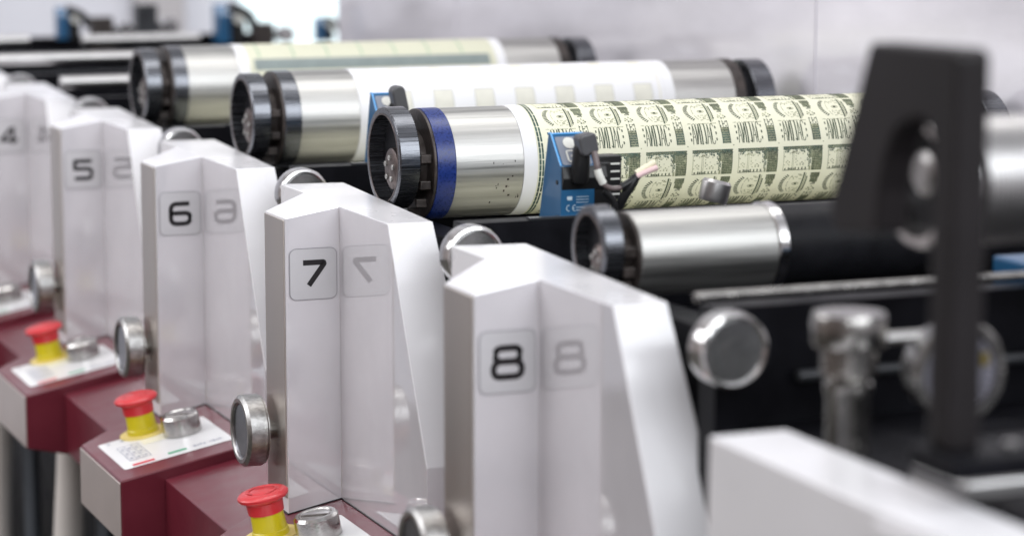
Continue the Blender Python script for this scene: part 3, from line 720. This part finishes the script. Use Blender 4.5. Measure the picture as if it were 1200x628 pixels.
sb = obj('steel_block', box((.095, -1.125, 1.1505), (.150, -1.060, 1.1640)), M['cast'], bevel=.003); tag(sb, 'small pale steel block at the foot of the adjusting screw', 'block')

# ------------------------------------------------------------------ guard, wall, floor, legs
gd = thing('guard_panel', 'glossy grey guard panel running along the far side of the press', 'guard panel')
obj('guard_sheet', box((.835, -.80, .70), (.841, 2.30, 2.0)), M['guard'], gd)
for y in (.405, 1.66): obj('guard_seam', box((.8335, y-.0012, .70), (.8349, y+.0012, 2.0)), M['guard_seam'], gd)
wl = struct(obj('wall', box((-3, 4.6, 0), (6, 4.7, 3.2)), M['wall']))
struct(obj('floor', box((-6, -5, -.05), (7, 4.6, 0)), M['floor']))
def wp(a, b, m, name, label, cat, dy=0.0):
    o = obj(name, box((a[0], 4.55-dy, a[1]), (b[0], 4.598-dy, b[1])), m); tag(o, label, cat); return o
wp((1.30, 1.04), (1.60, 1.9), M['window'], 'window', 'bright bluish white window blurred at the top', 'window')
wp((.99, .0), (1.13, 2.2), M['wall_panel'], 'pillar', 'brownish pillar blurred left of the bright window', 'pillar')
def make_leg(n, lab):
    y = (7-n)*PITCH
    t = thing('console_stand', lab, 'stand', (0, y, 0), 'stands under the burgundy consoles')
    obj('pale_leg', tube([(.012, -.045, .815), (.008, -.035, .72), (.004, -.01, .55), (.004, 0, .30), (.004, 0, .0)], .021, 20), M['post_pale'], t, smooth=60)
    obj('grey_leg', cyl(0, .80, .013, axis=(0, 0, 1), org=(.052, -.040, 0), seg=32), M['post_grey'], t, smooth=30)
    return t
for n, lb in ((5, 'pale and grey legs under the burgundy console before cover 5'), (4, 'blurred legs at the lower left edge of the photo')): make_leg(n, lb)

# ------------------------------------------------------------------ light
w = bpy.data.worlds.new('World'); scene.world = w; w.use_nodes = True
nt = w.node_tree; bg = nt.nodes['Background']
tc = nt.nodes.new('ShaderNodeTexCoord'); sx = nt.nodes.new('ShaderNodeSeparateXYZ'); nt.links.new(tc.outputs['Generated'], sx.inputs[0])
rp = nt.nodes.new('ShaderNodeValToRGB'); mr = nt.nodes.new('ShaderNodeMapRange'); mr.inputs['From Min'].default_value = -1
nt.links.new(sx.outputs['Z'], mr.inputs['Value']); nt.links.new(mr.outputs[0], rp.inputs['Fac'])
el = rp.color_ramp.elements
el[0].position = 0; el[0].color = (.17, .155, .14, 1)
el[1].position = 1; el[1].color = (.80, .81, .85, 1)
for p, c in ((.12, (.10, .09, .09)), (.30, (.13, .12, .12)), (.385, (.50, .48, .50)), (.46, (.62, .60, .63)), (.54, (.50, .48, .51)), (.66, (.55, .55, .59)), (.80, (.88, .88, .92))):
    e = el.new(p); e.color = (*c, 1)
nz = nt.nodes.new('ShaderNodeTexNoise'); nz.inputs['Scale'].default_value = 3.2; nz.inputs['Detail'].default_value = 2
nt.links.new(tc.outputs['Generated'], nz.inputs['Vector'])
m2 = nt.nodes.new('ShaderNodeMapRange'); m2.inputs['From Min'].default_value = .35; m2.inputs['From Max'].default_value = .65
m2.inputs['To Min'].default_value = .55; m2.inputs['To Max'].default_value = 1.35; nt.links.new(nz.outputs['Fac'], m2.inputs['Value'])
vm = nt.nodes.new('ShaderNodeVectorMath'); vm.operation = 'SCALE'; nt.links.new(rp.outputs[0], vm.inputs[0]); nt.links.new(m2.outputs[0], vm.inputs['Scale'])
m3 = nt.nodes.new('ShaderNodeMapRange'); m3.inputs['From Min'].default_value = -1; m3.inputs['From Max'].default_value = .1
nt.links.new(sx.outputs['X'], m3.inputs['Value'])
tint = nt.nodes.new('ShaderNodeMix'); tint.data_type = 'RGBA'; tint.inputs['A'].default_value = (.62, .53, .47, 1); tint.inputs['B'].default_value = (1, 1, 1, 1)
nt.links.new(m3.outputs[0], tint.inputs['Factor'])
vt = nt.nodes.new('ShaderNodeVectorMath'); vt.operation = 'MULTIPLY'; nt.links.new(vm.outputs[0], vt.inputs[0]); nt.links.new(tint.outputs['Result'], vt.inputs[1])
nt.links.new(vt.outputs[0], bg.inputs['Color']); bg.inputs['Strength'].default_value = .84

def area(name, loc, target, sx_, sy_, power, col=(1, 1, 1)):
    l = bpy.data.lights.new(name, 'AREA'); l.shape = 'RECTANGLE'; l.size = sx_; l.size_y = sy_; l.energy = power; l.color = col
    o = bpy.data.objects.new(name, l); COL.objects.link(o); o.location = loc
    d = Vector(target) - Vector(loc); o.rotation_euler = d.to_track_quat('-Z', 'Y').to_euler(); return o
area('ceiling_light', (.5, .2, 3.4), (.4, .2, 1), .9, 5.0, 30, (1, .99, .97))
area('ceiling_light', (1.7, .4, 3.3), (.4, .4, 1), .9, 5.0, 22, (1, .99, .97))
area('ceiling_light', (-.9, .4, 3.3), (.4, .4, 1), .9, 5.0, 20, (.97, .98, 1))
area('front_key_light', (.3, -3.8, 3.0), (.3, 0, 1.0), 4.0, 2.0, 150, (.93, .97, 1))  # added key light from the camera side, no known window

area('side_fill_light', (-2.6, 1.6, 2.7), (.8, 1.5, 1.2), 3.0, 1.2, 55, (.97, .98, 1))  # added fill that brightens the guard panel and white covers
area('wall_fill_light', (1.4, 3.0, 3.0), (1.4, 4.6, 1.1), 3.0, .8, 45, (.97, .98, 1))  # added lamp aimed at the far wall to brighten it

scene.view_settings.view_transform = 'Standard'; scene.view_settings.look = 'None'; scene.view_settings.exposure = 0
scene.cycles.use_denoising = True
scene.cycles.max_bounces = 8
